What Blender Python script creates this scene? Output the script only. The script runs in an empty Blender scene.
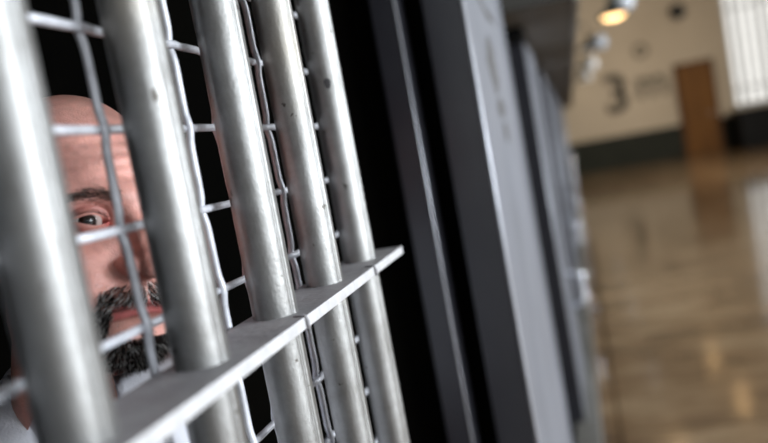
import bpy, bmesh, math, random
import numpy as np
from mathutils import Vector, Matrix, noise
random.seed(7); rng = np.random.default_rng(7)
S = bpy.context.scene
COL = S.collection
EYE = 1.5                                   # camera height; the floor is z = 0

# ------------------------------------------------------------------ camera
cam_d = bpy.data.cameras.new('camera'); cam = bpy.data.objects.new('camera', cam_d); COL.objects.link(cam)
Fw = Vector((-0.25875351, 0.96221407, -0.08479804)); Rt = Vector((0.95372839, 0.24057813, -0.18034498)); Up = Vector((0.15312992, 0.1275392, 0.97994131))
mw = Matrix((Rt, Up, -Fw)).transposed().to_4x4(); mw.translation = (0, 0, EYE)
cam.matrix_world = mw
cam_d.sensor_width = 36; cam_d.lens = 35.02; cam_d.clip_start = 0.02; cam_d.clip_end = 200
cam_d.dof.use_dof = True; cam_d.dof.focus_distance = 0.68; cam_d.dof.aperture_fstop = 2.5
S.camera = cam
# ------------------------------------------------------------------ exposure, world
S.view_settings.view_transform = 'Standard'; S.view_settings.look = 'None'
S.view_settings.exposure = 0.0; S.view_settings.gamma = 1; S.view_settings.use_curve_mapping = False
wd = bpy.data.worlds.new('world'); S.world = wd; wd.use_nodes = True
wd.node_tree.nodes['Background'].inputs[0].default_value = (.75, .85, 1, 1)
wd.node_tree.nodes['Background'].inputs[1].default_value = 0.3

def area(name, loc, aim, sx, sy, power, color):
    l = bpy.data.lights.new(name, 'AREA'); l.shape = 'RECTANGLE'; l.size = sx; l.size_y = sy; l.energy = power; l.color = color
    o = bpy.data.objects.new(name, l); COL.objects.link(o); o.location = loc
    o.rotation_euler = (Vector(aim) - Vector(loc)).to_track_quat('-Z', 'Y').to_euler()
    return o
# area lights added at unseen windows of the right wall (x = 7)
DAY = (.88, .94, 1.0)
area('window_daylight', (6.8, -4.9, 2.45), (-.3, .5, 1.5), 2.8, 2.5, 220, DAY)
area('window_daylight', (6.8, -.2, 2.2), (0, .3, 1.5), 3.0, 2.0, 590, DAY)
area('window_daylight', (6.8, 6.0, 3.2), (0, 6.0, 2.2), 3.0, 3.2, 560, DAY)
area('window_daylight', (6.8, 13.0, 3.0), (-.5, 20.5, 1.2), 3.0, 3.2, 300, (1, .92, .80)).data.spread = math.radians(100)  # added, and aimed to brighten the left of the far wall

# ------------------------------------------------------------------ helpers
def empty(name, loc=(0, 0, 0), rz=0, parent=None):
    o = bpy.data.objects.new(name, None); COL.objects.link(o); o.location = loc; o.rotation_euler = (0, 0, rz); o.empty_display_size = .1
    if parent: o.parent = parent
    return o
def tag(o, label=None, cat=None, group=None, kind=None):
    if label: o['label'] = label
    if cat: o['category'] = cat
    if group: o['group'] = group
    if kind: o['kind'] = kind
    return o
def link(name, bm, mat, parent=None, smooth=False, kind=None):
    me = bpy.data.meshes.new(name)
    bmesh.ops.recalc_face_normals(bm, faces=bm.faces)
    bm.to_mesh(me); bm.free()
    for p in me.polygons: p.use_smooth = smooth
    o = bpy.data.objects.new(name, me); COL.objects.link(o)
    for m in (mat if isinstance(mat, (list, tuple)) else [mat]): me.materials.append(m)
    if parent: o.parent = parent
    if kind: o['kind'] = kind
    return o
def box(bm, x0, x1, y0, y1, z0, z1, bevel=0, seg=2):
    r = bmesh.ops.create_cube(bm, size=1)
    vs = r['verts']
    for v in vs:
        v.co = Vector(((x0 + x1) / 2 + v.co.x * (x1 - x0), (y0 + y1) / 2 + v.co.y * (y1 - y0), (z0 + z1) / 2 + v.co.z * (z1 - z0)))
    if bevel:
        es = list({e for v in vs for e in v.link_edges})
        bmesh.ops.bevel(bm, geom=es, offset=bevel, segments=seg, affect='EDGES', profile=.6)
def bx(*a, **k):
    bm = bmesh.new(); box(bm, *a, **k); return bm
def tube(bm, pts, rad, n=8, cap=True, mi=0):
    pts = [Vector(p) for p in pts]; rings = []
    if not hasattr(rad, '__len__'): rad = [rad] * len(pts)
    t0 = (pts[1] - pts[0]).normalized(); a = Vector((0, 0, 1)) if abs(t0.z) < .9 else Vector((1, 0, 0))
    u = t0.cross(a).normalized()
    for i, p in enumerate(pts):
        t = (pts[min(i + 1, len(pts) - 1)] - pts[max(i - 1, 0)]).normalized()
        u = (u - t * u.dot(t)).normalized(); w = t.cross(u)
        rings.append([bm.verts.new(p + (u * math.cos(2 * math.pi * k / n) + w * math.sin(2 * math.pi * k / n)) * rad[i]) for k in range(n)])
    for a_, b_ in zip(rings, rings[1:]):
        for k in range(n):
            f = bm.faces.new((a_[k], a_[(k + 1) % n], b_[(k + 1) % n], b_[k])); f.material_index = mi
    if cap:
        for r_ in (rings[0], rings[-1]):
            f = bm.faces.new(r_); f.material_index = mi
def lathe(bm, prof, n=32, c=(0, 0, 0), mi=0):
    rings = [[bm.verts.new((c[0] + r * math.cos(2 * math.pi * k / n), c[1] + r * math.sin(2 * math.pi * k / n), c[2] + z)) for k in range(n)] for r, z in prof]
    for a_, b_ in zip(rings, rings[1:]):
        for k in range(n):
            f = bm.faces.new((a_[k], a_[(k + 1) % n], b_[(k + 1) % n], b_[k])); f.material_index = mi

# ------------------------------------------------------------------ materials
def mat(name, base=(.5, .5, .5), rough=.5, metal=0, spec=.5, var=None, vscale=8, bump=0, bscale=60, detail=6, stretch=(1, 1, 1), coat=0, rvar=0):
    m = bpy.data.materials.new(name); m.use_nodes = True; nt = m.node_tree; N = nt.nodes; L = nt.links
    b = N['Principled BSDF']; b.inputs['Base Color'].default_value = (*base, 1); b.inputs['Roughness'].default_value = rough
    b.inputs['Metallic'].default_value = metal; b.inputs['Specular IOR Level'].default_value = spec; b.inputs['Coat Weight'].default_value = coat
    tc = N.new('ShaderNodeTexCoord'); mp = N.new('ShaderNodeMapping'); mp.inputs['Scale'].default_value = stretch; L.new(tc.outputs['Object'], mp.inputs[0])
    if var:
        n = N.new('ShaderNodeTexNoise'); n.inputs['Scale'].default_value = vscale; n.inputs['Detail'].default_value = detail; n.inputs['Roughness'].default_value = .65
        L.new(mp.outputs[0], n.inputs['Vector'])
        r = N.new('ShaderNodeValToRGB'); r.color_ramp.elements[0].position = .35; r.color_ramp.elements[1].position = .66
        r.color_ramp.elements[0].color = (*var, 1); r.color_ramp.elements[1].color = (*base, 1)
        L.new(n.outputs['Fac'], r.inputs[0]); L.new(r.outputs[0], b.inputs['Base Color'])
    if rvar:
        n = N.new('ShaderNodeTexNoise'); n.inputs['Scale'].default_value = vscale * 2.3; n.inputs['Detail'].default_value = 5
        L.new(mp.outputs[0], n.inputs['Vector']); mr = N.new('ShaderNodeMapRange'); mr.inputs['To Min'].default_value = rough - rvar; mr.inputs['To Max'].default_value = rough + rvar
        L.new(n.outputs['Fac'], mr.inputs[0]); L.new(mr.outputs[0], b.inputs['Roughness'])
    if bump:
        n = N.new('ShaderNodeTexNoise'); n.inputs['Scale'].default_value = bscale; n.inputs['Detail'].default_value = 4; L.new(mp.outputs[0], n.inputs['Vector'])
        bp = N.new('ShaderNodeBump'); bp.inputs['Strength'].default_value = bump; bp.inputs['Distance'].default_value = .002
        L.new(n.outputs['Fac'], bp.inputs['Height']); L.new(bp.outputs[0], b.inputs['Normal'])
    m['b'] = 1
    return m
def emit(name, col, s):
    m = bpy.data.materials.new(name); m.use_nodes = True; N = m.node_tree.nodes; N.clear()
    e = N.new('ShaderNodeEmission'); e.inputs[0].default_value = (*col, 1); e.inputs[1].default_value = s
    o = N.new('ShaderNodeOutputMaterial'); m.node_tree.links.new(e.outputs[0], o.inputs[0]); return m
def bar_material():
    m = mat('worn_silver_paint', (.56, .555, .53), .46, .92, .5, rvar=.06, vscale=9, bump=.16, bscale=300)
    nt = m.node_tree; N = nt.nodes; L = nt.links; b = N['Principled BSDF']
    geo = N.new('ShaderNodeNewGeometry')
    n1 = N.new('ShaderNodeTexNoise'); n1.inputs['Scale'].default_value = 14; n1.inputs['Detail'].default_value = 8; n1.inputs['Roughness'].default_value = .7
    n2 = N.new('ShaderNodeTexNoise'); n2.inputs['Scale'].default_value = 5; n2.inputs['Detail'].default_value = 3
    n3 = N.new('ShaderNodeTexNoise'); n3.inputs['Scale'].default_value = 75; n3.inputs['Detail'].default_value = 3
    for n in (n1, n2, n3): L.new(geo.outputs['Position'], n.inputs['Vector'])
    r1 = N.new('ShaderNodeValToRGB'); e = r1.color_ramp.elements; e[0].position = .36; e[0].color = (.23, .226, .217, 1); e[1].position = .62; e[1].color = (.345, .345, .338, 1)
    L.new(n1.outputs['Fac'], r1.inputs[0])
    r2 = N.new('ShaderNodeValToRGB'); e = r2.color_ramp.elements; e[0].position = .60; e[0].color = (0, 0, 0, 1); e[1].position = .80; e[1].color = (.75, .75, .75, 1)
    L.new(n2.outputs['Fac'], r2.inputs[0])
    mx = N.new('ShaderNodeMixRGB'); mx.inputs[2].default_value = (.34, .30, .24, 1); L.new(r2.outputs[0], mx.inputs[0]); L.new(r1.outputs[0], mx.inputs[1])
    r3 = N.new('ShaderNodeValToRGB'); e = r3.color_ramp.elements; e[0].position = .70; e[0].color = (0, 0, 0, 1); e[1].position = .73; e[1].color = (1, 1, 1, 1)
    L.new(n3.outputs['Fac'], r3.inputs[0])
    m2 = N.new('ShaderNodeMixRGB'); m2.inputs[2].default_value = (.10, .09, .08, 1); L.new(r3.outputs[0], m2.inputs[0]); L.new(mx.outputs[0], m2.inputs[1])
    L.new(m2.outputs[0], b.inputs['Base Color'])
    return m
M_BAR = bar_material()
M_CHIP = mat('bare_dark_chip', (.03, .028, .03), .6)
M_PLATE = mat('grey_plate_paint', (.36, .355, .37), .6, .05, var=(.25, .245, .26), vscale=22, bump=.35, bscale=120, rvar=.08)
M_WIRE = mat('pale_wire_paint', (.84, .86, .92), .38, .15, var=(.5, .51, .55), vscale=40, bump=.15, bscale=200)
M_JAMB = mat('dark_steel_paint', (.028, .028, .034), .30, .05, spec=.8, var=(.022, .022, .028), vscale=12, bump=.15, bscale=90)
M_PANEL = mat('grey_door_paint', (.215, .222, .25), .5, .1, var=(.16, .167, .187), vscale=5, bump=.2, bscale=50, stretch=(1, 1, .45), rvar=.08)
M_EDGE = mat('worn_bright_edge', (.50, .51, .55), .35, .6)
M_SEDGE = mat('rubbed_pale_paint', (.66, .66, .67), .45, .1, var=(.54, .54, .55), vscale=60, bump=.3, bscale=160)
M_STAIN = mat('dark_scuff', (.075, .072, .07), .6)
M_HOUSE = mat('mottled_housing_paint', (.20, .195, .18), .55, .1, var=(.12, .115, .10), vscale=3, bump=.1)
M_HOUSE_D = mat('dark_housing_paint', (.06, .057, .05), .6)
M_RIM = mat('pale_trim_paint', (.36, .35, .32), .5)
M_CHROME = mat('polished_metal', (.8, .82, .86), .22, .9)
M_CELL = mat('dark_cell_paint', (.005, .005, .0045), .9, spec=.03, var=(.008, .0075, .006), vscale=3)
M_CONC = mat('corridor_plaster', (.33, .31, .28), .75, var=(.28, .26, .23), vscale=2)
M_DARKW = mat('dark_corridor_paint', (.05, .05, .048), .7)
M_FAR = mat('beige_wall_paint', (.40, .325, .235), .75, var=(.34, .275, .195), vscale=.6, bump=.05)
M_BAND = mat('dark_green_wainscot_paint', (.012, .013, .009), .7, spec=.12, var=(.018, .019, .013), vscale=2)
M_WOOD = mat('orange_brown_wood', (.145, .060, .010), .6, spec=.12, var=(.09, .036, .007), vscale=3, stretch=(3, 3, .3))
M_WOOD_D = mat('dark_brown_wood', (.07, .028, .008), .6, spec=.12)
M_BLACK = mat('black_matte', (.005, .005, .005), .7, spec=.12)
M_MARK = mat('dark_stencil_paint', (.03, .027, .022), .85, spec=.1)
M_FAINT = mat('faded_stencil_paint', (.11, .095, .07), .85, spec=.1)
M_ENAMEL = mat('white_enamel', (.70, .74, .80), .2, coat=.5)
M_LGREEN = mat('dark_green_enamel', (.012, .016, .013), .35)
def floor_material():
    m = mat('polished_stone_floor', (.3, .2, .12), .14, 0, .9)
    nt = m.node_tree; N = nt.nodes; L = nt.links; b = N['Principled BSDF']
    tc = N.new('ShaderNodeTexCoord'); mp = N.new('ShaderNodeMapping'); mp.inputs['Scale'].default_value = (.8, 1.5, 1); L.new(tc.outputs['Object'], mp.inputs[0])
    n1 = N.new('ShaderNodeTexNoise'); n1.inputs['Scale'].default_value = 1.6; n1.inputs['Detail'].default_value = 7; n1.inputs['Roughness'].default_value = .62; L.new(mp.outputs[0], n1.inputs['Vector'])
    r = N.new('ShaderNodeValToRGB'); e = r.color_ramp.elements
    e[0].position = .3; e[0].color = (.085, .05, .026, 1); e[1].position = .72; e[1].color = (.40, .29, .175, 1)
    x = e.new(.5); x.color = (.235, .15, .08, 1)
    L.new(n1.outputs['Fac'], r.inputs[0])
    # large slab joints
    br = N.new('ShaderNodeTexBrick'); br.inputs['Scale'].default_value = 1; br.inputs['Mortar Size'].default_value = .008; br.inputs['Brick Width'].default_value = 1.8; br.inputs['Row Height'].default_value = 1.8; br.offset = 0
    br.inputs['Color1'].default_value = (1, 1, 1, 1); br.inputs['Color2'].default_value = (.82, .80, .78, 1); br.inputs['Mortar'].default_value = (.35, .3, .25, 1)
    L.new(tc.outputs['Object'], br.inputs['Vector'])
    mx = N.new('ShaderNodeMixRGB'); mx.blend_type = 'MULTIPLY'; mx.inputs[0].default_value = 1; L.new(r.outputs[0], mx.inputs[1]); L.new(br.outputs['Color'], mx.inputs[2])
    L.new(mx.outputs[0], b.inputs['Base Color'])
    n2 = N.new('ShaderNodeTexNoise'); n2.inputs['Scale'].default_value = 2.2; n2.inputs['Detail'].default_value = 4; L.new(tc.outputs['Object'], n2.inputs['Vector'])
    mr = N.new('ShaderNodeMapRange'); mr.inputs['To Min'].default_value = .04; mr.inputs['To Max'].default_value = .20; L.new(n2.outputs['Fac'], mr.inputs[0]); L.new(mr.outputs[0], b.inputs['Roughness'])
    n3 = N.new('ShaderNodeTexNoise'); n3.inputs['Scale'].default_value = 2.5; L.new(tc.outputs['Object'], n3.inputs['Vector'])
    bp = N.new('ShaderNodeBump'); bp.inputs['Strength'].default_value = .15; bp.inputs['Distance'].default_value = .006; L.new(n3.outputs['Fac'], bp.inputs['Height']); L.new(bp.outputs[0], b.inputs['Normal'])
    return m
M_FLOOR = floor_material()

# ------------------------------------------------------------------ the room shell
XR, YF, YB, HC = 7.0, 22.0, -7.0, 5.6
link('floor', bx(-.20, XR, YB, YF, -.1, 0), M_FLOOR, kind='structure')
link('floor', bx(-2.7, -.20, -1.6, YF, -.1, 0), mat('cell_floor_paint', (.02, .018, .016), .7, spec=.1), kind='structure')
link('ceiling', bx(-2.7, XR, YB, YF, HC, HC + .1), M_CONC, kind='structure')
wf = link('wall_far', bx(-2.7, 4.28, YF, YF + .25, .9, HC), M_FAR, kind='structure')
link('wall_far', bx(4.28, 6.3, YF, YF + .25, .9, 1.09), M_FAR, kind='structure')
link('wall_far', bx(4.28, 6.3, YF, YF + .25, 4.9, HC), M_FAR, kind='structure')
link('wall_far', bx(6.3, XR, YF, YF + .25, .9, HC), M_FAR, kind='structure')
link('baseboard_far', bx(-2.7, XR, YF - .02, YF + .25, 0, .9), M_BAND, kind='structure')
link('wall_back', bx(-2.7, XR, YB - .1, YB, 0, HC), M_DARKW, kind='structure')
# unseen right wall, its tall window openings placed for the added lights
wins = [(-6.4, -3.4), (-1.8, 1.4), (4.5, 7.5), (11.5, 14.5)]
edges = [YB] + [v for w in wins for v in w] + [YF]
for a, b in zip(edges[0::2], edges[1::2]): link('wall_right', bx(XR, XR + .2, a, b, 0, HC), M_CONC, kind='structure')
for a, b in wins:
    link('wall_right', bx(XR, XR + .2, a, b, 0, 1.2), M_CONC, kind='structure')
    link('wall_right', bx(XR, XR + .2, a, b, 4.7, HC), M_CONC, kind='structure')
# cell walls
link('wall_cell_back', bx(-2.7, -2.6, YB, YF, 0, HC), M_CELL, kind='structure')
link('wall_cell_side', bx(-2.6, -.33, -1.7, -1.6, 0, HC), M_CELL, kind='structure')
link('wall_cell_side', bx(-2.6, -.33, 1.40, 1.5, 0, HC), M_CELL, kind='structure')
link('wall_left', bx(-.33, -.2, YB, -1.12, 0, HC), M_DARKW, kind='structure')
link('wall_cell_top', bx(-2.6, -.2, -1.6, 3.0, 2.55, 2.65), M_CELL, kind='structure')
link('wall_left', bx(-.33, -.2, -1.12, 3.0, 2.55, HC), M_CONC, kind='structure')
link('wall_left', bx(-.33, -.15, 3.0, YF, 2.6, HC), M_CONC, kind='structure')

# ------------------------------------------------------------------ the barred cell front
XB = -.264; BY0 = .3164; BS = .1312; BR = .0192
gate = tag(empty('barred_cell_front', (XB, .1, 0)), 'silver steel bars with a grey cross strap and pale woven wire, before the man', 'cell bars')
def bar_bm(y, z0, z1, seed):
    bm = bmesh.new(); n = 108; nz = 70; rings = []
    for j in range(nz + 1):
        z = z0 + (z1 - z0) * j / nz; ring = []
        for k in range(n):
            a = 2 * math.pi * k / n
            d = math.degrees(a); d = d - 360 if d > 180 else d
            r = BR
            g = d + 16                                    # a seam runs down the corridor side
            r -= .0019 * math.exp(-(g / 3.0) ** 2)
            r += .0005 * math.exp(-((g - 9) / 5.0) ** 2)
            p = Vector((math.cos(a) * 3, math.sin(a) * 3, z * 14 + seed * 9.1))
            r += .00010 * noise.noise(p) + .00002 * noise.noise(p * 2.7)
            ring.append(bm.verts.new((r * math.cos(a), y + r * math.sin(a), z)))
        rings.append(ring)
    for a_, b_ in zip(rings, rings[1:]):
        for k in range(n): bm.faces.new((a_[k], a_[(k + 1) % n], b_[(k + 1) % n], b_[k]))
    bm.faces.new(rings[0]); bm.faces.new(rings[-1])
    return bm
bars = {}
for i in range(-10, 5):
    y = BY0 + i * BS
    bars[i] = link('bar', bar_bm(y - .1, .02, 2.53, i), M_BAR, gate, smooth=True)
# dark chipped spot on the last but none bar
def strap(z0, z1, name='cross_strap'):
    bm = bmesh.new()
    xf, xb = -.229 - XB, -.2905 - XB
    ya, yb = -1.1 - .1, .917 - .1
    box(bm, xb, xf, ya, yb, z0, z1, bevel=.0012, seg=2)
    return bm
st_ = link('cross_strap', strap(EYE - .125, EYE - .115), [M_PLATE, M_SEDGE], gate)
for p in st_.data.polygons:
    if p.normal.x > .6: p.material_index = 1                # light on the front edge, put into a paler colour
link('cross_strap', strap(.30, .31), M_PLATE, gate)
link('cross_strap', strap(2.40, 2.41), M_PLATE, gate)
for ys in (.556, .775):                                  # welds where lengths of the strap meet
    bm = bmesh.new(); zt = EYE - .115
    pts = [(-.2275 - XB, ys - .1 - .0005, zt - .0105), (-.2272 - XB, ys - .1, zt - .004), (-.229 - XB, ys - .1, zt + .0006), (-.240 - XB, ys - .1 + .003, zt + .0003)]
    tube(bm, pts, [.0010, .0016, .0014, .0008], 8)
    link('weld', bm, M_PLATE, gate, smooth=True)
# woven wire
XW = -.2975; WR = .0032
vy = [.327 + .057 * k for k in range(-25, 11)]
hz = [EYE + .0515 + .0674 * j for j in range(-19, 15)]
vy[0:0] = []
def pulse(t): return math.exp(-(t / .0085) ** 2)
for k, y in enumerate(vy):
    pts = []; z = .05
    jx = rng.normal(0, .0008)
    while z <= 2.5:
        off = jog = 0
        for j, zh in enumerate(hz):
            if abs(z - zh) < .03:
                s_ = 1 if (k + j) % 2 == 0 else -1
                off += s_ * .0022 * pulse(z - zh)
        jog = .0009 * noise.noise(Vector((y * 9, z * 9, 1)))
        pts.append((XW + off - XB + jx, y - .1 + jog * 2, z)); z += .0045
    bm = bmesh.new(); tube(bm, pts, WR, 10)
    link('vertical_wire', bm, M_WIRE, gate, smooth=True)
for j, z in enumerate(hz):
    if z > 2.5: continue
    pts = []; y = -1.09
    while y <= .905:
        off = 0
        for k, yv in enumerate(vy):
            if abs(y - yv) < .025:
                s_ = -1 if (k + j) % 2 == 0 else 1
                off += s_ * .0022 * math.exp(-((y - yv) / .010) ** 2)
        pts.append((XW + off - XB, y - .1, z + .0012 * noise.noise(Vector((y * 8, z * 9, 3))))); y += .004
    bm = bmesh.new(); tube(bm, pts, WR, 10)
    link('horizontal_wire', bm, M_WIRE, gate, smooth=True)
# chipped paint spot on the farthest bar
bm = bmesh.new(); n = 14; cz = EYE + .0935; y4 = BY0 + 4 * BS
cen = []
def onbar(a, z): return (BR * 1.012 * math.cos(a), y4 - .1 + BR * 1.012 * math.sin(a), z)
A0 = math.radians(-66 - 4)
c = bm.verts.new(onbar(A0, cz)); rim = [bm.verts.new(onbar(A0 + .20 * math.cos(t) * (1 + .15 * math.sin(3 * t)), cz + .0066 * math.sin(t) * (1 + .12 * math.cos(2 * t)))) for t in [2 * math.pi * q / n for q in range(n)]]
for q in range(n): bm.faces.new((c, rim[q], rim[(q + 1) % n]))
link('paint_chip', bm, M_CHIP, bars[4], smooth=True)
bars[4].children[0].matrix_parent_inverse = Matrix()
link('trim_1', bx(-.31, -.22, -1.12, 1.0, 2.53, 2.55), M_JAMB, kind='structure')
link('trim_2', bx(-.31, -.22, -1.12, 1.0, 0, .02), M_JAMB, kind='structure')

# ------------------------------------------------------------------ door jamb beyond the bars, then steel panels along the corridor
link('trim_3', bx(-.311, -.264, 1.323, 1.40, 0, 2.55, bevel=.003, seg=3), M_JAMB, kind='structure')
PX = -.15
def panel(n, y0, y1, top, handle=None):
    bm = bmesh.new()
    box(bm, PX - .0745, PX, y0, y1, 0, top, bevel=.004, seg=3)
    o = link(f'door_{n}', bm, [M_PANEL, M_JAMB], kind='structure')
    for p in o.data.polygons:                            # the edge faces take the darker material
        if abs(p.normal.y) > .8: p.material_index = 1
    bm = bmesh.new()                                     # fold at the free edge
    box(bm, PX - .002, PX + .004, y1 - .05, y1 - .002, 0, top, bevel=.0015)
    link('edge_strip', bm, M_PANEL, o)
    if n > 1:
        bm = bmesh.new(); box(bm, PX - .001, PX + .006, y0 + .18, y0 + .21, .1, top - .06, bevel=.002); box(bm, PX - .001, PX + .006, y1 - .20, y1 - .17, .1, top - .06, bevel=.002)
        link('stiffener', bm, M_PANEL, o)
    if handle:
        bm = bmesh.new()
        tube(bm, [(PX + .001, handle, .50), (PX + .075, handle, .505), (PX + .078, handle, .52), (PX + .078, handle, .66), (PX + .075, handle, .675), (PX + .001, handle, .68)], .016, 12)
        link('pull_handle', bm, M_CHROME, o, smooth=True)
    return o
d1 = panel(1, 1.365, 2.28, 2.55)
PY = [3.55 + 2.19 * q for q in range(8)]
for q, y0 in enumerate(PY): panel(q + 2, y0, y0 + .95, 1.92, y0 + .65)
# bright beads that paint in the highlight along the free corners
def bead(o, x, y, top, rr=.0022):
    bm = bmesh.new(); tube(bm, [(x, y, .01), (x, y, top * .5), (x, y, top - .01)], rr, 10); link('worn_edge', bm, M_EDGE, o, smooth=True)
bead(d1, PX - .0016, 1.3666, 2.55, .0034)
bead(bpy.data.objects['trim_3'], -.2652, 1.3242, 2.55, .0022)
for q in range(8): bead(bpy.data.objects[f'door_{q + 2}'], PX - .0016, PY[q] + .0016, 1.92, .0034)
# what closes the recesses between the panels: dark grilles set back
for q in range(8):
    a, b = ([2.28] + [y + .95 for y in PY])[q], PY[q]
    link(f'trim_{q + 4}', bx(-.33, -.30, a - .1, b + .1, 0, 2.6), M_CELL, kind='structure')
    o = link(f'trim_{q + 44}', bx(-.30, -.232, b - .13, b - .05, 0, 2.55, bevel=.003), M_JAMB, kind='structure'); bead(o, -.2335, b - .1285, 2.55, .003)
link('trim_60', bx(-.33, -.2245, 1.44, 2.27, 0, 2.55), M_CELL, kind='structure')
# scuffs on the first panel, painted-over scratches high up
def scuff(pts, w, lift=.0008, upright=True):
    bm = bmesh.new(); a = []
    for i, (y, z) in enumerate(pts):
        y2, z2 = pts[min(i + 1, len(pts) - 1)]; y1_, z1_ = pts[max(i - 1, 0)]; L_ = math.hypot(y2 - y1_, z2 - z1_); ny, nz_ = (1, 0) if upright else (0, 1)
        ww = w * (0.3 + .7 * math.sin(math.pi * (i + .5) / len(pts))) * (1 + .5 * noise.noise(Vector((y * 30, z * 40, 5))))
        a.append((bm.verts.new((PX + lift, y - ww * ny, z - ww * nz_)), bm.verts.new((PX + lift, y + ww * ny, z + ww * nz_))))
    for p, q in zip(a, a[1:]): bm.faces.new((p[0], p[1], q[1], q[0]))
    link('scuff', bm, M_STAIN, d1)
scuff([(1.735 + .012 * math.sin(i * .9), EYE + .225 - i * .012) for i in range(12)], .085)
scuff([(1.775 + .006 * math.sin(i), EYE + .085 - i * .009) for i in range(6)], .09, .0012)
scuff([(1.80, EYE + .03 - i * .012) for i in range(5)], .05, .0010)
scuff([(1.60 + .045 * i, EYE + .300 - .002 * i + .006 * math.sin(i)) for i in range(10)], .011, .0009, False)
link('trim_21', bx(-.2, -.086, 3.0, YF - .02, 0, .085, bevel=.004), M_HOUSE, kind='structure')

# track housing over the far panels, seen from below
hb = EYE + .45
bm = bmesh.new(); box(bm, -.33, .085, 2.9, YF - .02, hb, hb + .65, bevel=.004)
hs = link('trim_22', bm, [M_HOUSE], kind='structure')
link('trim_23', bx(.078, .10, 2.9, YF - .02, hb - .012, hb + .66, bevel=.003), M_RIM, kind='structure')
bm = bmesh.new(); box(bm, -.33, .078, 2.86, 2.90, hb - .008, hb + .65, bevel=.003); link('end_plate', bm, M_HOUSE_D, hs)
bm = bmesh.new(); box(bm, -.22, -.14, 3.36, 3.62, hb - .05, hb + .001, bevel=.01); link('roller_bracket', bm, M_BLACK, hs)

# ------------------------------------------------------------------ lamps on arms over the corridor
M_BULB = emit('warm_lamp_lens', (1, .62, .27), 5)
M_BULBH = emit('warm_bell_bulb', (1, .62, .28), 16)
M_BULB2 = mat('frosted_lamp_lens', (.7, .75, .8), .25)
lamp_lab = ['nearest pendant lamp with a lit warm lens over the corridor', 'second pendant lamp from the camera, white globe over the corridor',
            'third pendant lamp from the camera, white globe over the corridor', 'farthest pendant lamp, small white globe near the beige wall']
for q, y in enumerate([8.7, 12.0, 16.3, 20.6]):
    t = tag(empty('corridor_lamp', (.62, y, EYE + 1.08)), lamp_lab[q], 'lamp', 'lamps along the cell row')
    bm = bmesh.new(); so, go = (0, .14) if q == 0 else (-.17, .0); lathe(bm, [(0, .16), (.035, .16), (.05, .13), (.06, .06), (.15, .01), (.17, -.02), (.165, -.035), (.145, -.015), (.06, .03), (0, .05)], 32, c=(so, 0, 0))
    link('shade', bm, M_LGREEN, t, smooth=True)
    bm = bmesh.new(); lathe(bm, [(0, -.075), (.06, -.068), (.11, -.045), (.13, -.015), (.10, .0), (0, .01)], 32, c=(so, 0, 0)); link('lens', bm, M_BULB if q == 0 else M_BULB2, t, smooth=True)
    bm = bmesh.new(); lathe(bm, [(0.001, .14), (.055, .13), (.092, .088), (.1, .025), (.088, -.03), (.052, -.072), (.001, -.084)], 28, c=(go, .05, .08 if q == 0 else 0)); link('globe', bm, M_ENAMEL, t, smooth=True)
    bm = bmesh.new(); tube(bm, [(so, 0, .15), (so, 0, .30), (so - .04, 0, .34), (-.53, 0, .34)], .012, 10); (tube(bm, [(so, 0, .14), (-.08, 0, .18), (go, .05, .15)], .012, 10) if q else tube(bm, [(so, 0, .14), (.08, .03, .24), (go, .05, .22)], .012, 10)); link('arm', bm, M_LGREEN, t, smooth=True)
    if q == 0:
        l = bpy.data.lights.new('lamp_light', 'SPOT'); l.energy = 2; l.color = (1, .7, .4); l.spot_size = 2.6; l.shadow_soft_size = .1
        lo = bpy.data.objects.new('lamp_light', l); COL.objects.link(lo); lo.parent = t; lo.location = (0, 0, -.09)
bm = bmesh.new(); box(bm, .08, .11, 6, YF - .05, EYE + 1.40, EYE + 1.44); link('trim_40', bm, M_LGREEN, kind='structure')
for q, (x, y) in enumerate([(2.64, 17.0), (2.55, 19.9)]):  # high hanging lamps, mirrored in the floor
    t = tag(empty('hanging_lamp', (x, y, EYE + 3.6)), ['high bell lamp hung from the ceiling mid corridor', 'high bell lamp hung close to the beige wall'][q], 'lamp')
    bm = bmesh.new(); lathe(bm, [(0, .2), (.05, .2), (.08, .1), (.25, -.05), (.26, -.07), (.24, -.06), (.07, .08), (0, .1)], 32); link('shade', bm, M_LGREEN, t, smooth=True)
    bm = bmesh.new(); lathe(bm, [(0, -.06), (.1, -.05), (.15, 0), (.08, .06), (0, .07)], 24); link('bulb', bm, M_BULBH, t, smooth=True)
    bm = bmesh.new(); tube(bm, [(0, 0, .19), (0, 0, .5)], .01, 8); link('cord', bm, M_BLACK, t)

# ------------------------------------------------------------------ far wall: door, window, marks
dr = link('door_20', bx(2.98, 3.78, YF - .075, YF - .022, .02, 2.42, bevel=.006), M_WOOD, kind='structure')
bm = bmesh.new()
for z0, z1 in ((.25, 1.0), (1.15, 2.2)):
    for x0 in (3.07, 3.42): box(bm, x0, x0 + .27, YF - .088, YF - .074, z0, z1, bevel=.006)
link('raised_panel', bm, M_WOOD, dr)
bm = bmesh.new(); tube(bm, [(3.69, YF - .07, 1.05), (3.69, YF - .13, 1.05), (3.60, YF - .13, 1.05)], .014, 10); link('door_handle', bm, M_CHROME, dr)
bm = bmesh.new(); box(bm, 2.88, 2.98, YF - .09, YF - .02, 0, 2.52); box(bm, 3.78, 3.88, YF - .09, YF - .02, 0, 2.52); box(bm, 2.88, 3.88, YF - .09, YF - .02, 2.42, 2.52); link('door_frame', bm, M_WOOD_D, dr)
M_SKY = emit('bright_frosted_pane', (1.0, .98, .93), 1.05)
win = link('window_1', bx(4.28, 6.3, YF + .16, YF + .18, 1.09, 4.9), M_SKY, kind='structure')
bm = bmesh.new()
for x in (4.28, 6.24): box(bm, x, x + .06, YF, YF + .16, 1.09, 4.9)
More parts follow.
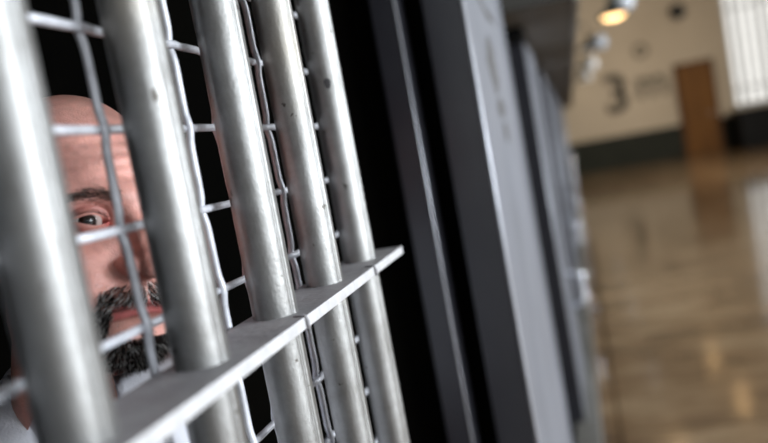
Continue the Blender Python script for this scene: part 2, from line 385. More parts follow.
for z in (1.09, 4.84): box(bm, 4.28, 6.3, YF, YF + .16, z, z + .06)
link('window_frame', bm, mat('window_frame_paint', (.35, .34, .31), .6), win)
for q in range(8):
    bm = bmesh.new(); tube(bm, [(4.53 + .225 * q, YF + .07, 1.1), (4.53 + .225 * q, YF + .07, 4.88)], .026 if q % 3 else .042, 8); link('window_bar', bm, M_FAINT, win)
for z in (1.55, 3.7):
    bm = bmesh.new(); box(bm, 4.3, 6.28, YF + .05, YF + .08, z, z + .04); link('window_rail', bm, M_FAINT, win)
# frames of the unseen windows that go with the added lights
for q, (a, b) in enumerate(wins):
    bm = bmesh.new(); box(bm, XR - .02, XR + .1, a, a + .08, 1.2, 4.7); box(bm, XR - .02, XR + .1, b - .08, b, 1.2, 4.7); box(bm, XR - .02, XR + .1, a, b, 1.2, 1.28); box(bm, XR - .02, XR + .1, a, b, 4.62, 4.7)
    link(f'window_{q + 2}', bm, M_HOUSE, kind='structure')
# dark counter under the window
ct = tag(empty('counter', (5.2, 21.4, 0)), 'long low black counter under the barred window at the far wall', 'counter')
link('counter_body', bx(-1.05, 1.7, -.42, .42, .08, .98, bevel=.01), M_BLACK, ct)
link('counter_top', bx(-1.12, 1.75, -.47, .45, .98, 1.03, bevel=.008), M_BLACK, ct)
link('plinth', bx(-1.0, 1.68, -.38, .4, 0, .08), M_BLACK, ct)
# round dark speaker high on the wall
sp = tag(empty('wall_speaker', (3.19, YF, EYE + 2.4)), 'small round black speaker high on the beige wall above the door', 'speaker')
bm = bmesh.new(); tube(bm, [(0, -.001, 0), (0, -.12, 0), (0, -.16, 0)], [.17, .20, .14], 24); link('speaker_body', bm, M_BLACK, sp)
bm = bmesh.new(); tube(bm, [(0, -.15, 0), (0, -.175, 0)], [.10, .05], 20); link('speaker_cone', bm, M_HOUSE_D, sp)
def text(name, s, size, x, z, m, label):
    cu = bpy.data.curves.new('t', 'FONT'); cu.body = s; cu.size = size; cu.extrude = .004; cu.offset = .022 * size; cu.align_x = 'CENTER'; cu.align_y = 'CENTER'
    o = bpy.data.objects.new('t', cu); COL.objects.link(o)
    me = bpy.data.meshes.new_from_object(o.evaluated_get(bpy.context.evaluated_depsgraph_get())); bpy.data.objects.remove(o)
    me.materials.append(m); t = bpy.data.objects.new(name, me); COL.objects.link(t)
    t.location = (x, YF - .005, z); t.rotation_euler = (math.pi / 2, 0, 0)
    return tag(t, label, 'wall sign')
text('painted_numeral', '3', 1.45, 1.33, EYE + .50, M_MARK, 'large dark numeral 3 painted on the beige wall')
text('painted_letter', 'm', 1.15, 2.28, EYE + .66, M_FAINT, 'faded dark letter m painted beside the numeral 3')
bm = bmesh.new(); lathe(bm, [(.10, 0), (.20, 0), (.20, .006), (.10, .006), (.10, 0)], 32)
o = link('painted_ring', bm, M_FAINT); o.rotation_euler = (math.pi / 2, 0, 0); o.location = (2.12, YF - .001, EYE + 1.58); tag(o, 'faded grey ring painted on the wall above the letter m', 'wall sign')

#PERSON
# ------------------------------------------------------------------ the man behind the wire
def rot3(a, b, c):
    ca, sa, cb, sb, cc, sc = math.cos(a), math.sin(a), math.cos(b), math.sin(b), math.cos(c), math.sin(c)
    return np.array([[ca, -sa, 0], [sa, ca, 0], [0, 0, 1]]) @ np.array([[1, 0, 0], [0, cb, -sb], [0, sb, cb]]) @ np.array([[cc, 0, sc], [0, 1, 0], [-sc, 0, cc]])
HM = rot3(4.2526, .02144, -.16148)                         # head turn and tilt
HP = np.array([-.4245, .5730, EYE - .0132])                # point between the eyes, inside the head
PB = np.array([-.47, .59, 0.0])                            # root on the cell floor
def hw(p): return np.asarray(p) @ HM.T + HP - PB           # head-local -> person-local
def smin(a, b, k):
    h = np.clip(.5 + .5 * (b - a) / k, 0, 1); return b * (1 - h) + a * h - k * h * (1 - h)
def smax(a, b, k): return -smin(-a, -b, k)
def ell(p, c, r):
    q = (p - np.array(c, 'f')); r = np.array(r, 'f')
    k0 = np.sqrt(((q / r) ** 2).sum(-1)); k1 = np.sqrt(((q / r ** 2) ** 2).sum(-1)) + 1e-6
    return k0 * (k0 - 1) / k1
def cap(p, a, b, ra, rb):
    a = np.array(a, 'f'); b = np.array(b, 'f'); pa = p - a; ba = b - a
    h = np.clip((pa @ ba) / (ba @ ba), 0, 1); return np.sqrt(((pa - h[..., None] * ba) ** 2).sum(-1)) - (ra + (rb - ra) * h)
EYEC = np.array([.0315, .0635, -.001]); ER = .0122
def head_sdf(p):
    p = p.astype('f'); x, y, z = p[..., 0], p[..., 1], p[..., 2]; ax = np.abs(x); s = np.stack([ax, y, z], -1)
    d = ell(s, (0, -.026, .034), (.074, .088, .088))
    d = smin(d, ell(s, (0, .012, .026), (.064, .066, .060)), .02)             # forehead
    d = smin(d, ell(s, (0, .026, -.035), (.058, .056, .080)), .02)            # face
    d = smin(d, ell(s, (0, .032, -.088), (.046, .046, .034)), .02)            # jaw
    d = smin(d, ell(s, (0, .070, -.101), (.022, .019, .016)), .018)           # chin
    d = smin(d, ell(s, (.046, -.004, -.066), (.018, .030, .030)), .02)
    d = smin(d, ell(s, (.046, .050, -.030), (.020, .025, .017)), .018)        # cheekbone
    d = smin(d, ell(s, (.033, .058, -.058), (.023, .024, .026)), .02)         # cheek
    d = smin(d, cap(s, (.012, .078, .018), (.050, .056, .018), .0085, .005), .016)   # brow
    d = smin(d, ell(s, (0, .080, .017), (.012, .010, .010)), .012)
    d = smax(d, -ell(s, (.032, .090, -.001), (.017, .018, .012)), .012)       # socket
    d = smin(d, np.sqrt(((s - EYEC) ** 2).sum(-1)) - (ER + .0019), .0035)     # lids
    # nose
    n = cap(s, (0, .080, .010), (0, .104, -.034), .0065, .0092)
    n = smin(n, ell(s, (0, .107, -.040), (.0120, .0125, .0110)), .006)
    n = smin(n, ell(s, (.0140, .095, -.0405), (.0078, .0110, .0085)), .005)
    n = smin(n, ell(s, (0, .093, -.046), (.006, .014, .006)), .004)
    d = smin(d, n, .009)
    d = smax(d, -ell(s, (.0082, .1010, -.0500), (.0042, .0068, .0050)), .002)  # nostril
    # muzzle and lips
    d = smin(d, ell(s, (0, .074, -.068), (.030, .020, .022)), .012)
    d = smax(d, -cap(s, (.0185, .0915, -.046), (.037, .083, -.072), .0018, .0018), .010)   # fold beside the nose
    zl = -.0715 - 4.2 * x * x                                                  # mouth line, corners lower
    yl = .0945 - 9.5 * x * x
    w = np.clip(1 - (ax / .029) ** 2, 0, 1)
    up = np.sqrt((y - yl + .0030) ** 2 + ((z - zl - .0032) * 1.25) ** 2) - .0044 * np.sqrt(w)
    lo = np.sqrt((y - yl + .0040) ** 2 + ((z - zl + .0046) * 1.1) ** 2) - .0050 * np.sqrt(w)
    up = np.where(ax > .029, np.maximum(up, ax - .029 + .001), up); lo = np.where(ax > .027, np.maximum(lo, ax - .027 + .001), lo)
    d = smin(d, up, .003); d = smin(d, lo, .003)
    cr = np.sqrt(((z - zl + .0007) * 1.0) ** 2 + ((y - yl - .001) * .25) ** 2) - .0011
    cr = np.maximum(cr, ax - .031)
    d = smax(d, -cr, .0016)
    d = smax(d, -ell(s, (0, .092, -.0865), (.016, .006, .0045)), .008)
    # ears
    e = ell(s, (.078, -.012, -.012), (.010, .021, .032)); e = smax(e, -ell(s, (.090, -.006, -.010), (.010, .011, .020)), .006)
    d = smin(d, e, .006)
    # neck
    d = smin(d, cap(s, (0, -.022, -.06), (0, -.038, -.21), .054, .058), .022)
    d = smin(d, ell(s, (0, .026, -.155), (.010, .010, .014)), .016)
    # forehead lines, lid fold, bag below the eye
    fm = np.exp(-((z - .052) / .022) ** 2) * np.clip((y - .02) / .04, 0, 1)
    d = d + .0005 * fm * np.sin((z + .05 * ax * ax / .04 + .0016 * np.sin(x * 90)) * 2 * np.pi / .0105)
    q = s - EYEC; rr = np.sqrt(q[..., 0] ** 2 + (q[..., 2] * 1.25 - .0005) ** 2)
    front = np.clip((y - .045) / .01, 0, 1)
    d = d + front * .0011 * np.exp(-((rr - .0150) / .0012) ** 2)
    d = d + front * .0006 * np.exp(-((rr - .0205) / .0015) ** 2) * (z < .0)
    cf = np.exp(-((ax - .056) / .008) ** 2) * np.exp(-((z + .002) / .014) ** 2)
    d = d + .00022 * cf * np.sin((z - .25 * (ax - .05)) * 2 * np.pi / .0062)
    # the opening between the lids
    qx = ax - EYEC[0] + .0007; t = np.clip(1 - (qx / .0142) ** 2, -1, 1)
    zu = .0046 * t - .0006 + .05 * qx; zd = -.0040 * t - .0012 + .05 * qx
    op = np.maximum(np.maximum(z - zu, zd - z), np.maximum(np.abs(qx) - .0142, .052 - y))
    d = smax(d, -op, .0009)
    return d
def march(o, dr, r0, n=34):
    r = np.full(dr.shape[:-1], r0, 'f')
    for i in range(n): r = np.clip(r, .02, .3) - head_sdf(o + dr * r[..., None]) * (.85 if i < 22 else .6)
    return np.clip(r, .02, .3)
HC0 = np.array([0, .005, -.03], 'f')
def grid(n, lo, hi, w):
    t = np.linspace(lo, hi, 4000); c = np.cumsum(w(t)); c = (c - c[0]) / (c[-1] - c[0]); return np.interp(np.linspace(0, 1, n), c, t)
AZ = grid(561, -math.pi, math.pi, lambda a: 1 + 3.2 * np.exp(-((a - .45) / .75) ** 2))[:-1]
PO = grid(440, .02, math.radians(157), lambda t: 1 + 1.6 * np.exp(-((t - 1.55) / .5) ** 2))
A2, P2_ = np.meshgrid(AZ, PO)
DR = np.stack([np.sin(A2) * np.sin(P2_), np.cos(A2) * np.sin(P2_), np.cos(P2_)], -1).astype('f')
RR = march(HC0, DR, .24); HV = HC0 + DR * RR[..., None]
# colour of skin, lips and shaved areas (kept per vertex)
def skin_tint(V):
    x, y, z = V[:, 0], V[:, 1], V[:, 2]; ax = np.abs(x)
    base = np.array([.78, .39, .325])[None].repeat(len(V), 0)
    nz = np.array([noise.noise(Vector((float(a) * 42, float(b) * 42, float(c) * 42))) for a, b, c in V[::1]]) if len(V) < 300000 else 0
    nf = np.array([noise.noise(Vector((float(a) * 170, float(b) * 170, float(c) * 170))) for a, b, c in V])
    base = base * (1 + .20 * nz + .14 * nf)[:, None]
    def mixc(m, c):
        nonlocal base
        m = np.clip(m, 0, 1)[:, None]; base = base * (1 - m) + np.array(c)[None] * m
    g = lambda cx, cy, cz, r: np.exp(-(((ax - cx) ** 2 + (y - cy) ** 2 + (z - cz) ** 2) / r ** 2))
    mixc(.60 * g(0, .104, -.036, .017), (.50, .17, .13)); mixc(.45 * g(.045, .066, -.03, .02), (.52, .19, .145)); mixc(.35 * g(.03, .08, -.05, .015), (.50, .19, .14))
    rr = np.sqrt((ax - EYEC[0]) ** 2 + (1.3 * (z - EYEC[2])) ** 2); fr = (y > .05)
    mixc(.65 * np.exp(-((rr - .014) / .006) ** 2) * fr, (.33, .080, .065))
    mixc(.85 * np.exp(-(((ax - .0185) / .003) ** 2 + ((z + .003) / .003) ** 2)) * fr, (.50, .06, .05))
    mixc(.35 * np.exp(-((z - .125) / .035) ** 2), (.56, .31, .24))
    zl = -.0715 - 4.2 * x * x
    lip = np.exp(-(((z - zl - .0018) / .0032) ** 2) ** 2) * (ax < .028) * (z > zl - .0006) + np.exp(-(((z - zl + .0042) / .0040) ** 2) ** 2) * (ax < .026) * (z <= zl - .0006)
    mixc(.85 * lip * (y > .07), (.52, .11, .11))
    mixc(.8 * np.exp(-((z - zl + .0006) / .0012) ** 2) * (ax < .03) * (y > .06), (.10, .02, .02))
    bd = 1 / (1 + np.exp(-((-z - .060) - .25 * np.clip(ax - .035, 0, 1)) / .008)) * np.clip((y - .0) / .03, 0, 1) * np.clip((.17 + z) / .02, 0, 1)
    mixc(.30 * bd * (1 - np.clip(lip, 0, 1)), (.17, .10, .085))
    return base
def np_mesh(name, V, Fc, mats, parent, smooth=True, tint=None, mi=None):
    me = bpy.data.meshes.new(name); me.from_pydata([tuple(map(float, v)) for v in V], [], Fc if isinstance(Fc, list) else Fc.tolist()); me.update()
    for m in (mats if isinstance(mats, (list, tuple)) else [mats]): me.materials.append(m)
    if smooth: me.polygons.foreach_set('use_smooth', [True] * len(me.polygons))
    if mi is not None: me.polygons.foreach_set('material_index', list(map(int, mi)))
    if tint is not None:
        at = me.color_attributes.new('tint', 'FLOAT_COLOR', 'POINT'); at.data.foreach_set('color', np.concatenate([tint, np.ones((len(tint), 1))], 1).astype('f').ravel())
    o = bpy.data.objects.new(name, me); COL.objects.link(o)
    if parent: o.parent = parent
    return o
def skin_material():
    m = bpy.data.materials.new('ruddy_skin'); m.use_nodes = True; nt = m.node_tree; N = nt.nodes; L = nt.links; b = N['Principled BSDF']
    a = N.new('ShaderNodeAttribute'); a.attribute_name = 'tint'; L.new(a.outputs['Color'], b.inputs['Base Color'])
    b.inputs['Roughness'].default_value = .42; b.inputs['Specular IOR Level'].default_value = .45
    b.inputs['Subsurface Weight'].default_value = .12; b.inputs['Subsurface Radius'].default_value = (1, .3, .15); b.inputs['Subsurface Scale'].default_value = .004
    tc = N.new('ShaderNodeTexCoord'); v = N.new('ShaderNodeTexVoronoi'); v.inputs['Scale'].default_value = 620; L.new(tc.outputs['Object'], v.inputs['Vector'])
    n = N.new('ShaderNodeTexNoise'); n.inputs['Scale'].default_value = 190; n.inputs['Detail'].default_value = 5; L.new(tc.outputs['Object'], n.inputs['Vector'])
    ad = N.new('ShaderNodeMath'); ad.operation = 'ADD'; L.new(v.outputs['Distance'], ad.inputs[0]); L.new(n.outputs['Fac'], ad.inputs[1])
    bp = N.new('ShaderNodeBump'); bp.inputs['Strength'].default_value = .35; bp.inputs['Distance'].default_value = .0009; L.new(ad.outputs[0], bp.inputs['Height']); L.new(bp.outputs[0], b.inputs['Normal'])
    return m
M_SKIN = skin_material()
M_SHIRT = mat('white_cotton', (.72, .73, .78), .85, var=(.66, .67, .73), vscale=30, bump=.3, bscale=400)
M_TROUS = mat('dark_trouser_cloth', (.03, .03, .035), .9)
M_HAIRD = mat('dark_hair', (.010, .007, .006), .6, spec=.2); M_HAIRG = mat('grey_hair', (.80, .78, .75), .4); M_HAIRB = mat('brown_hair', (.07, .045, .03), .45)
person = tag(empty('person', tuple(PB)), 'bald person in a white shirt with a greying goatee, looking out sideways through the bars', 'person')

# body below the neck
BT = math.radians(24)                                       # the chest is turned a little to his left
def bl(x, y, z):                                            # body-local (right, forward, up) -> person-local
    f = np.array([.896, -.444]); r = np.array([-.444, -.896]); o = np.array([-.4264, .5725]) - PB[:2]
    y = y - .02 * min(1, max(0, (1.33 - z) / .1)); ct, st = math.cos(BT), math.sin(BT); yc = y + .05; x, yc = x * ct - yc * st, yc * ct + x * st; y = yc - .05; q = o + x * r + y * f; return (q[0], q[1], z)
def surface(fn, lo, hi, h):
    """Closed surface of fn < 0, one vertex per crossed cell."""
    lo = np.array(lo, 'f'); nn = np.ceil((np.array(hi) - lo) / h).astype(int) + 1
    ax_ = [lo[k] + h * np.arange(nn[k], dtype='f') for k in range(3)]
    D = np.empty(nn, 'f')
    for kz in range(0, nn[2], 16):                          # slabs keep the memory small
        X, Y, Z = np.meshgrid(ax_[0], ax_[1], ax_[2][kz:kz + 16], indexing='ij'); D[:, :, kz:kz + 16] = fn(np.stack([X, Y, Z], -1))
    I = D < 0; c8 = [(a, b, c) for a in (0, 1) for b in (0, 1) for c in (0, 1)]
    sl = lambda A, o: A[o[0]:A.shape[0] - 1 + o[0], o[1]:A.shape[1] - 1 + o[1], o[2]:A.shape[2] - 1 + o[2]]
    cnt = sum(sl(I, o).astype(int) for o in c8); act = (cnt > 0) & (cnt < 8); ids = -np.ones(act.shape, int); ids[act] = np.arange(act.sum()); cells = np.argwhere(act)
    acc = np.zeros((len(cells), 3)); nw = np.zeros(len(cells))
    for o in c8:
        for k in range(3):
            if o[k]: continue
            o2 = list(o); o2[k] = 1; d0 = sl(D, o)[act]; d1 = sl(D, o2)[act]; m = (d0 < 0) != (d1 < 0)
            t = np.where(m, d0 / np.where(m, d0 - d1, 1), 0); p = np.array(o, float)[None].repeat(len(cells), 0); p[:, k] += t; acc[m] += p[m]; nw[m] += 1
    V = lo + h * (cells + acc / nw[:, None]); Fc = []
    for k in range(3):
        a, b = [(1, 2), (2, 0), (0, 1)][k]
        s0 = [slice(1, -1)] * 3; s1 = [slice(1, -1)] * 3; s0[k] = slice(0, -1); s1[k] = slice(1, None)
        A0, A1 = I[tuple(s0)], I[tuple(s1)]; e = np.argwhere(A0 != A1); flip = A0[A0 != A1]
        c = e.copy(); c[:, a] += 1; c[:, b] += 1
        def g(da, db): q = c.copy(); q[:, a] += da; q[:, b] += db; return ids[q[:, 0], q[:, 1], q[:, 2]]
        q = np.stack([g(-1, -1), g(0, -1), g(0, 0), g(-1, 0)], -1); q[~flip] = q[~flip][:, ::-1]; Fc.append(q)
    Fc = np.concatenate(Fc); return V, Fc[(Fc >= 0).all(1)]
def rcap(p, a, b, ra, rb, flat=1.0):                        # limb piece; flat squeezes it front to back
    a = np.array(a, 'f'); b = np.array(b, 'f'); pa = p - a; ba = b - a
    h = np.clip((pa @ ba) / (ba @ ba), 0, 1); q = pa - h[..., None] * ba; q = q * np.array([1, 1 / flat, 1], 'f')
    return (np.sqrt((q ** 2).sum(-1)) - (ra + (rb - ra) * h)) * min(1, flat + .15)
def torso_sdf(p):                                           # body-local coordinates (right, forward, up)
    p = p.astype('f'); d = ell(p, (0, -.075, .86), (.158, .115, .13))
    d = smin(d, ell(p, (0, -.075, .99), (.140, .100, .17)), .05); d = smin(d, ell(p, (0, -.080, 1.14), (.165, .112, .17)), .05)
    d = smin(d, rcap(p, (-.10, -.085, 1.235), (.10, -.085, 1.235), .060, .060), .05)
    for sx, sz in SH:
        d = smin(d, rcap(p, (0, -.075, 1.33), (sx * .13, -.088, 1.268 + sz), .034, .030), .05)
        d = smin(d, rcap(p, (sx * .165, -.090, 1.238 + sz), (sx * .215, -.125, 1.0 + sz), .054, .041), .03)
        d = smin(d, rcap(p, (sx * .215, -.125, 1.0 + sz), (sx * .235, -.095, .79 + sz), .040, .027), .018)
    return d
SH = ((1, 0), (-1, .055))
def body_sdf(p):
    p = p.astype('f'); d = torso_sdf(p)
    d = smin(d, rcap(p, (0, -.078, 1.24), (0, -.040, 1.36), .066, .052), .03)
    for sx, sz in SH:
        wr = np.array([sx * .236, -.092, .775 + sz]); pm = wr + [0, .008, -.055]
        d = smin(d, rcap(p, wr, wr + [0, .004, -.03], .025, .024), .012)
        hd = smin(rcap(p, pm + [-sx * .004, .018, .02], pm + [-sx * .006, .022, -.02], .016, .015), rcap(p, pm + [-sx * .004, -.018, .02], pm + [-sx * .006, -.020, -.018], .016, .014), .02)
        for dy, ln in ((.032, .068), (.011, .077), (-.010, .071), (-.030, .055)):
            a = pm + [-sx * .006, dy, -.034]; b = a + [-sx * .004, .003, -ln * .48]; c = b + [-sx * .018, .002, -ln * .46]
            hd = smin(hd, np.minimum(rcap(p, a, b, .0092, .0084), rcap(p, b, c, .0084, .0068)), .004)
        a = pm + [-sx * .008, .034, .018]; b = a + [-sx * .012, .024, -.028]; c = b + [-sx * .010, .004, -.028]
        hd = smin(hd, np.minimum(rcap(p, a, b, .0115, .0098), rcap(p, b, c, .0098, .0075)), .006)
        d = smin(d, hd, .008)
        d = smin(d, rcap(p, (sx * .088, -.075, .80), (sx * .103, -.060, .45), .086, .056), .03)
        d = smin(d, rcap(p, (sx * .103, -.066, .43), (sx * .108, -.088, .28), .052, .050), .02); d = smin(d, rcap(p, (sx * .108, -.088, .28), (sx * .11, -.080, .09), .048, .033), .02)
        d = smin(d, rcap(p, (sx * .11, -.095, .045), (sx * .12, .01, .03), .034, .024), .02)
    return d
def to_world(V): return np.array([bl(*v) for v in V])
BV, BF = surface(body_sdf, (-.32, -.24, -.02), (.32, .10, 1.44), .0055); BV = to_world(BV); BF = BF.tolist()
na, npo = len(AZ), len(PO)
idx = np.arange(na * npo).reshape(npo, na); nx = np.roll(idx, -1, 1)
Q = np.stack([idx[:-1], nx[:-1], nx[1:], idx[1:]], -1).reshape(-1, 4)
HL = HV.reshape(-1, 3); TW = hw(HL)
top = len(TW); tipv = hw(HC0 + np.array([0, 0, 1.]) * float(march(HC0, np.array([[0, 0, 1.]], 'f'), .24)[0]))
faces = Q.tolist() + [[top, int(idx[0, (k + 1) % na]), int(idx[0, k])] for k in range(na)]
tint = skin_tint(HL); tint = np.concatenate([tint, tint[:1], np.tile([.66, .33, .26], (len(BV), 1))])
faces += [[i + top + 1 for i in f] for f in BF]
body = np_mesh('body', np.concatenate([TW, tipv[None], BV]), faces, M_SKIN, person, tint=tint)
bm = bmesh.new(); bm.from_mesh(body.data); bmesh.ops.recalc_face_normals(bm, faces=bm.faces); bm.to_mesh(body.data); bm.free()

# eyes
def eye_mat(name, base, rough=.45): return mat(name, base, rough, spec=.15, coat=.8)
M_SCL = eye_mat('eye_white', (.48, .40, .37)); M_IRIS = eye_mat('dark_brown_iris', (.012, .005, .003)); M_PUP = eye_mat('pupil', (.002, .002, .002)); M_LIMB = eye_mat('iris_rim', (.012, .007, .005))
for sx in (1, -1):
    c = hw(EYEC * [sx, 1, 1]); gz = np.array([0, 0, EYE]) - (c + PB); gz /= np.linalg.norm(gz); gz = gz + .11 * (HM @ np.array([-1., 0, 0])); gz /= np.linalg.norm(gz)
    u = np.cross(gz, [0, 0, 1]); u /= np.linalg.norm(u); w = np.cross(u, gz)
    V = []; Fc = []; mi = []; th = np.concatenate([np.radians([0.01, 5, 9.5, 14, 19, 23.5, 31, 34, 36.5]), np.radians(np.linspace(36, 180, 26))]); n = 48
    for t in th:
        R_ = ER + .0009 * max(0, 1 - (t / .52) ** 2)
        for k in range(n):
            a = 2 * math.pi * k / n; V.append(c + R_ * (math.cos(t) * gz + math.sin(t) * (math.cos(a) * u + math.sin(a) * w)))
    for j in range(len(th) - 1):
        m_ = 2 if th[j + 1] < .18 else 1 if th[j + 1] < .56 else 3 if th[j + 1] < .60 else 0
        for k in range(n): Fc.append([j * n + k, j * n + (k + 1) % n, (j + 1) * n + (k + 1) % n, (j + 1) * n + k]); mi.append(m_)
    np_mesh('eye', V, Fc, [M_SCL, M_IRIS, M_PUP, M_LIMB], body, mi=mi)

# hair: strands grown from the skin
def strands(name, roots, dirs, lens, rad, mats, mi_f, curl=.35, seg=5, parent=None, droop=0.):
    n = len(roots); P = roots.copy(); D = dirs / np.linalg.norm(dirs, axis=1, keepdims=True)
    V = np.zeros((n, seg + 1, 3, 3)); ph = rng.uniform(0, 6.28, (n, 3))
    for s_ in range(seg + 1):
        side = np.cross(D, [.3, .5, .81]); side /= np.linalg.norm(side, axis=1, keepdims=True) + 1e-9; up = np.cross(D, side)
        r = rad * (1 - .85 * s_ / seg)
        for k in range(3):
            a = 2.0944 * k; V[:, s_, k] = P + (side * math.cos(a) + up * math.sin(a)) * (r[:, None] if hasattr(r, '__len__') else r)
        P = P + D * (lens / seg)[:, None]
        D = D + curl * rng.normal(0, 1, (n, 3)) * .35 + curl * .5 * np.sin(ph + s_ * 1.3) + np.array([0, 0, -droop]); D /= np.linalg.norm(D, axis=1, keepdims=True)
    Vf = hw(V.reshape(-1, 3)); base = np.arange(n)[:, None, None, None] * (seg + 1) * 3; sg = np.arange(seg)[None, :, None, None] * 3; k = np.arange(3)
    q = np.stack([k, (k + 1) % 3, (k + 1) % 3 + 3, k + 3], -1)[None, None]
    Fc = (base + sg + q).reshape(-1, 4); mi = np.repeat(mi_f, seg * 3)
    return np_mesh(name, Vf, Fc, mats, parent or body, mi=mi, smooth=True)
def on_face(x, z):                                          # front skin point above (x, z), with its normal
    dr = np.stack([x, np.full_like(x, .09), z], -1).astype('f'); 
    o = np.stack([x, np.full_like(x, .16), z], -1).astype('f'); r = np.zeros(len(x), 'f')
    for i in range(40): r = r + head_sdf(o - np.array([0, 1, 0], 'f') * r[:, None]) * .8
    P = o - np.array([0, 1, 0], 'f') * r[:, None]; e = .0008
    Nn = np.stack([head_sdf(P + np.eye(3, dtype='f')[k] * e) - head_sdf(P - np.eye(3, dtype='f')[k] * e) for k in range(3)], -1)
    P[:, 1] = np.clip(P[:, 1], -.02, .13)
    return P.astype(float), (Nn / (np.linalg.norm(Nn, axis=1, keepdims=True) + 1e-9)).astype(float)
# moustache
n = 4300; x = rng.uniform(-.037, .037, n); z = rng.uniform(-.086, -.052, n); ax = np.abs(x)
zl = -.0715 - 4.2 * x * x
keep = ((z > zl + .0030) & (z < -.0545 - 5.5 * ax * ax + .003) & (rng.random(n) < np.clip(1.1 - (z + .069) / .02, .25, 1)) & (ax < .034)) | ((ax > .026) & (ax < .035) & (z < -.066))
x, z = x[keep], z[keep]; P, Nn = on_face(x, z); d = Nn * .45 + np.stack([np.sign(x) * (.35 + 14 * np.abs(x)), 0 * x, -.75 + 0 * x], -1)
g = rng.random(len(x)) < .14
strands('moustache', P, d, rng.uniform(.006, .0115, len(x)), np.where(g, .00030, .00018), [M_HAIRD, M_HAIRG], g, curl=.22)
# goatee and beard along the jaw
n = 15000; x = rng.uniform(-.052, .052, n); z = rng.uniform(-.122, -.070, n); ax = np.abs(x)
keep = ((z < -.097 - .25 * (.03 - ax) * 0) & (ax < .050)) | ((ax > .027) & (ax < .043) & (z < -.072)) | ((ax < .005) & (z < -.0865) & (rng.random(n) < .3))
keep &= rng.random(n) < np.clip((.054 - ax) / .012, 0, 1)
x, z = x[keep], z[keep]; P, Nn = on_face(x, z); d = Nn * .7 + np.stack([x * 5, 0 * x, -.75 + 0 * x], -1)
g = rng.random(len(x)) < .07
strands('beard', P, d, rng.uniform(.006, .012, len(x)), np.where(g, .00028, .00019), [M_HAIRD, M_HAIRG], g, curl=.55)
# stubble on cheek and under the jaw
n = 5200; x = rng.uniform(-.062, .062, n); z = rng.uniform(-.115, -.045, n); ax = np.abs(x)
keep = (ax > .02) & (rng.random(n) < np.clip((-z - .045) / .05, 0, 1) * .8)
x, z = x[keep], z[keep]; P, Nn = on_face(x, z); d = Nn * .5 + np.stack([x * 3, 0 * x, -.9 + 0 * x], -1)
strands('stubble', P, d, rng.uniform(.0012, .003, len(x)), .00009, [M_HAIRD, M_HAIRG], rng.random(len(x)) < .3, curl=.2, seg=3)
# brows and lashes
for sx in (1, -1):
    n = 560; t = rng.random(n); x = (.012 + .037 * t); z = .0148 + .0075 * np.sin(t * 2.6) - .004 * t + rng.normal(0, .0028, n) * (1.1 - .5 * t)
    P, Nn = on_face(x * sx, z); d = Nn * .35 + np.stack([sx * (.9 + 0 * x), 0 * x, .35 - .7 * t], -1)
    strands('eyebrow', P, d, rng.uniform(.004, .009, n), .00014, [M_HAIRD, M_HAIRG, M_HAIRB], np.where(rng.random(n) < .03, 1, 2 * (rng.random(n) < .5)), curl=.18)
    n = 90; qx = np.linspace(-.013, .0142, n); t = 1 - (qx / .0148) ** 2
    zz = .0046 * t - .0006 + .05 * qx + EYEC[2] * 0; P, Nn = on_face((EYEC[0] + qx) * sx, zz + .0009)
    d = np.stack([sx * qx * 40, .8 + 0 * qx, .35 + 0 * qx], -1) + rng.normal(0, .1, (n, 3))
    strands('eyelashes', P, d, rng.uniform(.004, .0065, n), .00012, [M_HAIRD], np.zeros(n, int), curl=.12, seg=4, droop=-.15)

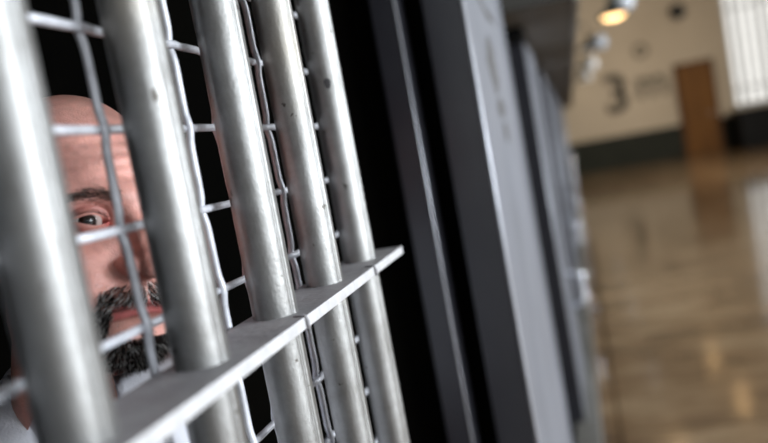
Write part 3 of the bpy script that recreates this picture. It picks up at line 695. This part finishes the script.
# shirt, collar, trousers, shoes
def shirt_sdf(p):
    d = torso_sdf(p) - .012
    x, y, z = p[..., 0], p[..., 1], p[..., 2]
    fold = np.sin(z * 60 + x * 35 + 3 * np.sin(x * 14 + y * 9)) * .0020 + np.sin(z * 23 - x * 40 + y * 30) * .0028
    return d + fold * np.clip((1.5 - z), .3, 1)
SL, SF = surface(shirt_sdf, (-.34, -.26, .70), (.34, .08, 1.42), .006)
cen = SL[SF].mean(1); SF = SF[(cen[:, 2] > .80) & ~((cen[:, 2] > 1.308) & (np.hypot(cen[:, 0], cen[:, 1] + .055) < .070))].tolist()
SV = to_world(SL)
shirt = np_mesh('shirt', SV, SF, M_SHIRT, body)
shirt.modifiers.new('t', 'SOLIDIFY').thickness = .002
bm = bmesh.new(); rows = []
nA = 64
for j in range(7):
    ring = []
    for k in range(nA + 1):
        a = math.radians(60) + (2 * math.pi - math.radians(46)) * k / nA       # 0 = forward, grows to his right
        e = min(k, nA - k) / nA; t = j / 6
        h = .040 + .014 * math.cos(a) ** 2
        if t < .55: zz = t / .55 * h; rr_ = .069 + .002 * t
        else: zz = h - (t - .55) / .45 * (h * 1.05); rr_ = .0735 + .013 * (t - .55) / .45 + .010 * (1 - min(1, e * 6)) * (t - .55)
        rr_ *= 1 + .05 * noise.noise(Vector((math.cos(a) * 2, math.sin(a) * 2, t * 2)))
        a += BT; x_, y_ = math.sin(a) * rr_ * 1.0, math.cos(a) * rr_ * 1.02
        ring.append(bm.verts.new(bl(x_, y_ - .045, 1.320 + zz + .006 * noise.noise(Vector((a * 2, t, 4))) - .012 * math.cos(a))))
    rows.append(ring)
for a_, b_ in zip(rows, rows[1:]):
    for k in range(nA): bm.faces.new((a_[k], a_[k + 1], b_[k + 1], b_[k]))
co = link('collar', bm, M_SHIRT, shirt, smooth=True); co.modifiers.new('t', 'SOLIDIFY').thickness = .0016
def trouser_sdf(p):
    d = ell(p, (0, -.075, .845), (.157, .114, .12))
    for sx in (1, -1):
        d = smin(d, rcap(p, (sx * .088, -.075, .80), (sx * .103, -.064, .45), .100, .076), .03); d = smin(d, rcap(p, (sx * .103, -.064, .45), (sx * .11, -.080, .11), .076, .064), .02)
    return np.maximum(d, .07 - p[..., 2]) + .002 * np.sin(p[..., 2] * 45 + p[..., 0] * 30)
TV, TF = surface(trouser_sdf, (-.30, -.26, .02), (.30, .10, 1.06), .008); TV = to_world(TV)
np_mesh('trousers', TV, TF, M_TROUS, body)
for sx in (1, -1):
    bm = bmesh.new(); tube(bm, [bl(sx * .112, -.15, .05), bl(sx * .112, -.12, .055), bl(sx * .113, -.05, .055), bl(sx * .117, .0, .045), bl(sx * .12, .055, .036), bl(sx * .12, .075, .032)], [.025, .048, .046, .046, .040, .018], 20)
    for v in bm.verts: v.co.z = max(0.001, v.co.z)
    link('shoe', bm, M_BLACK, body, smooth=True)
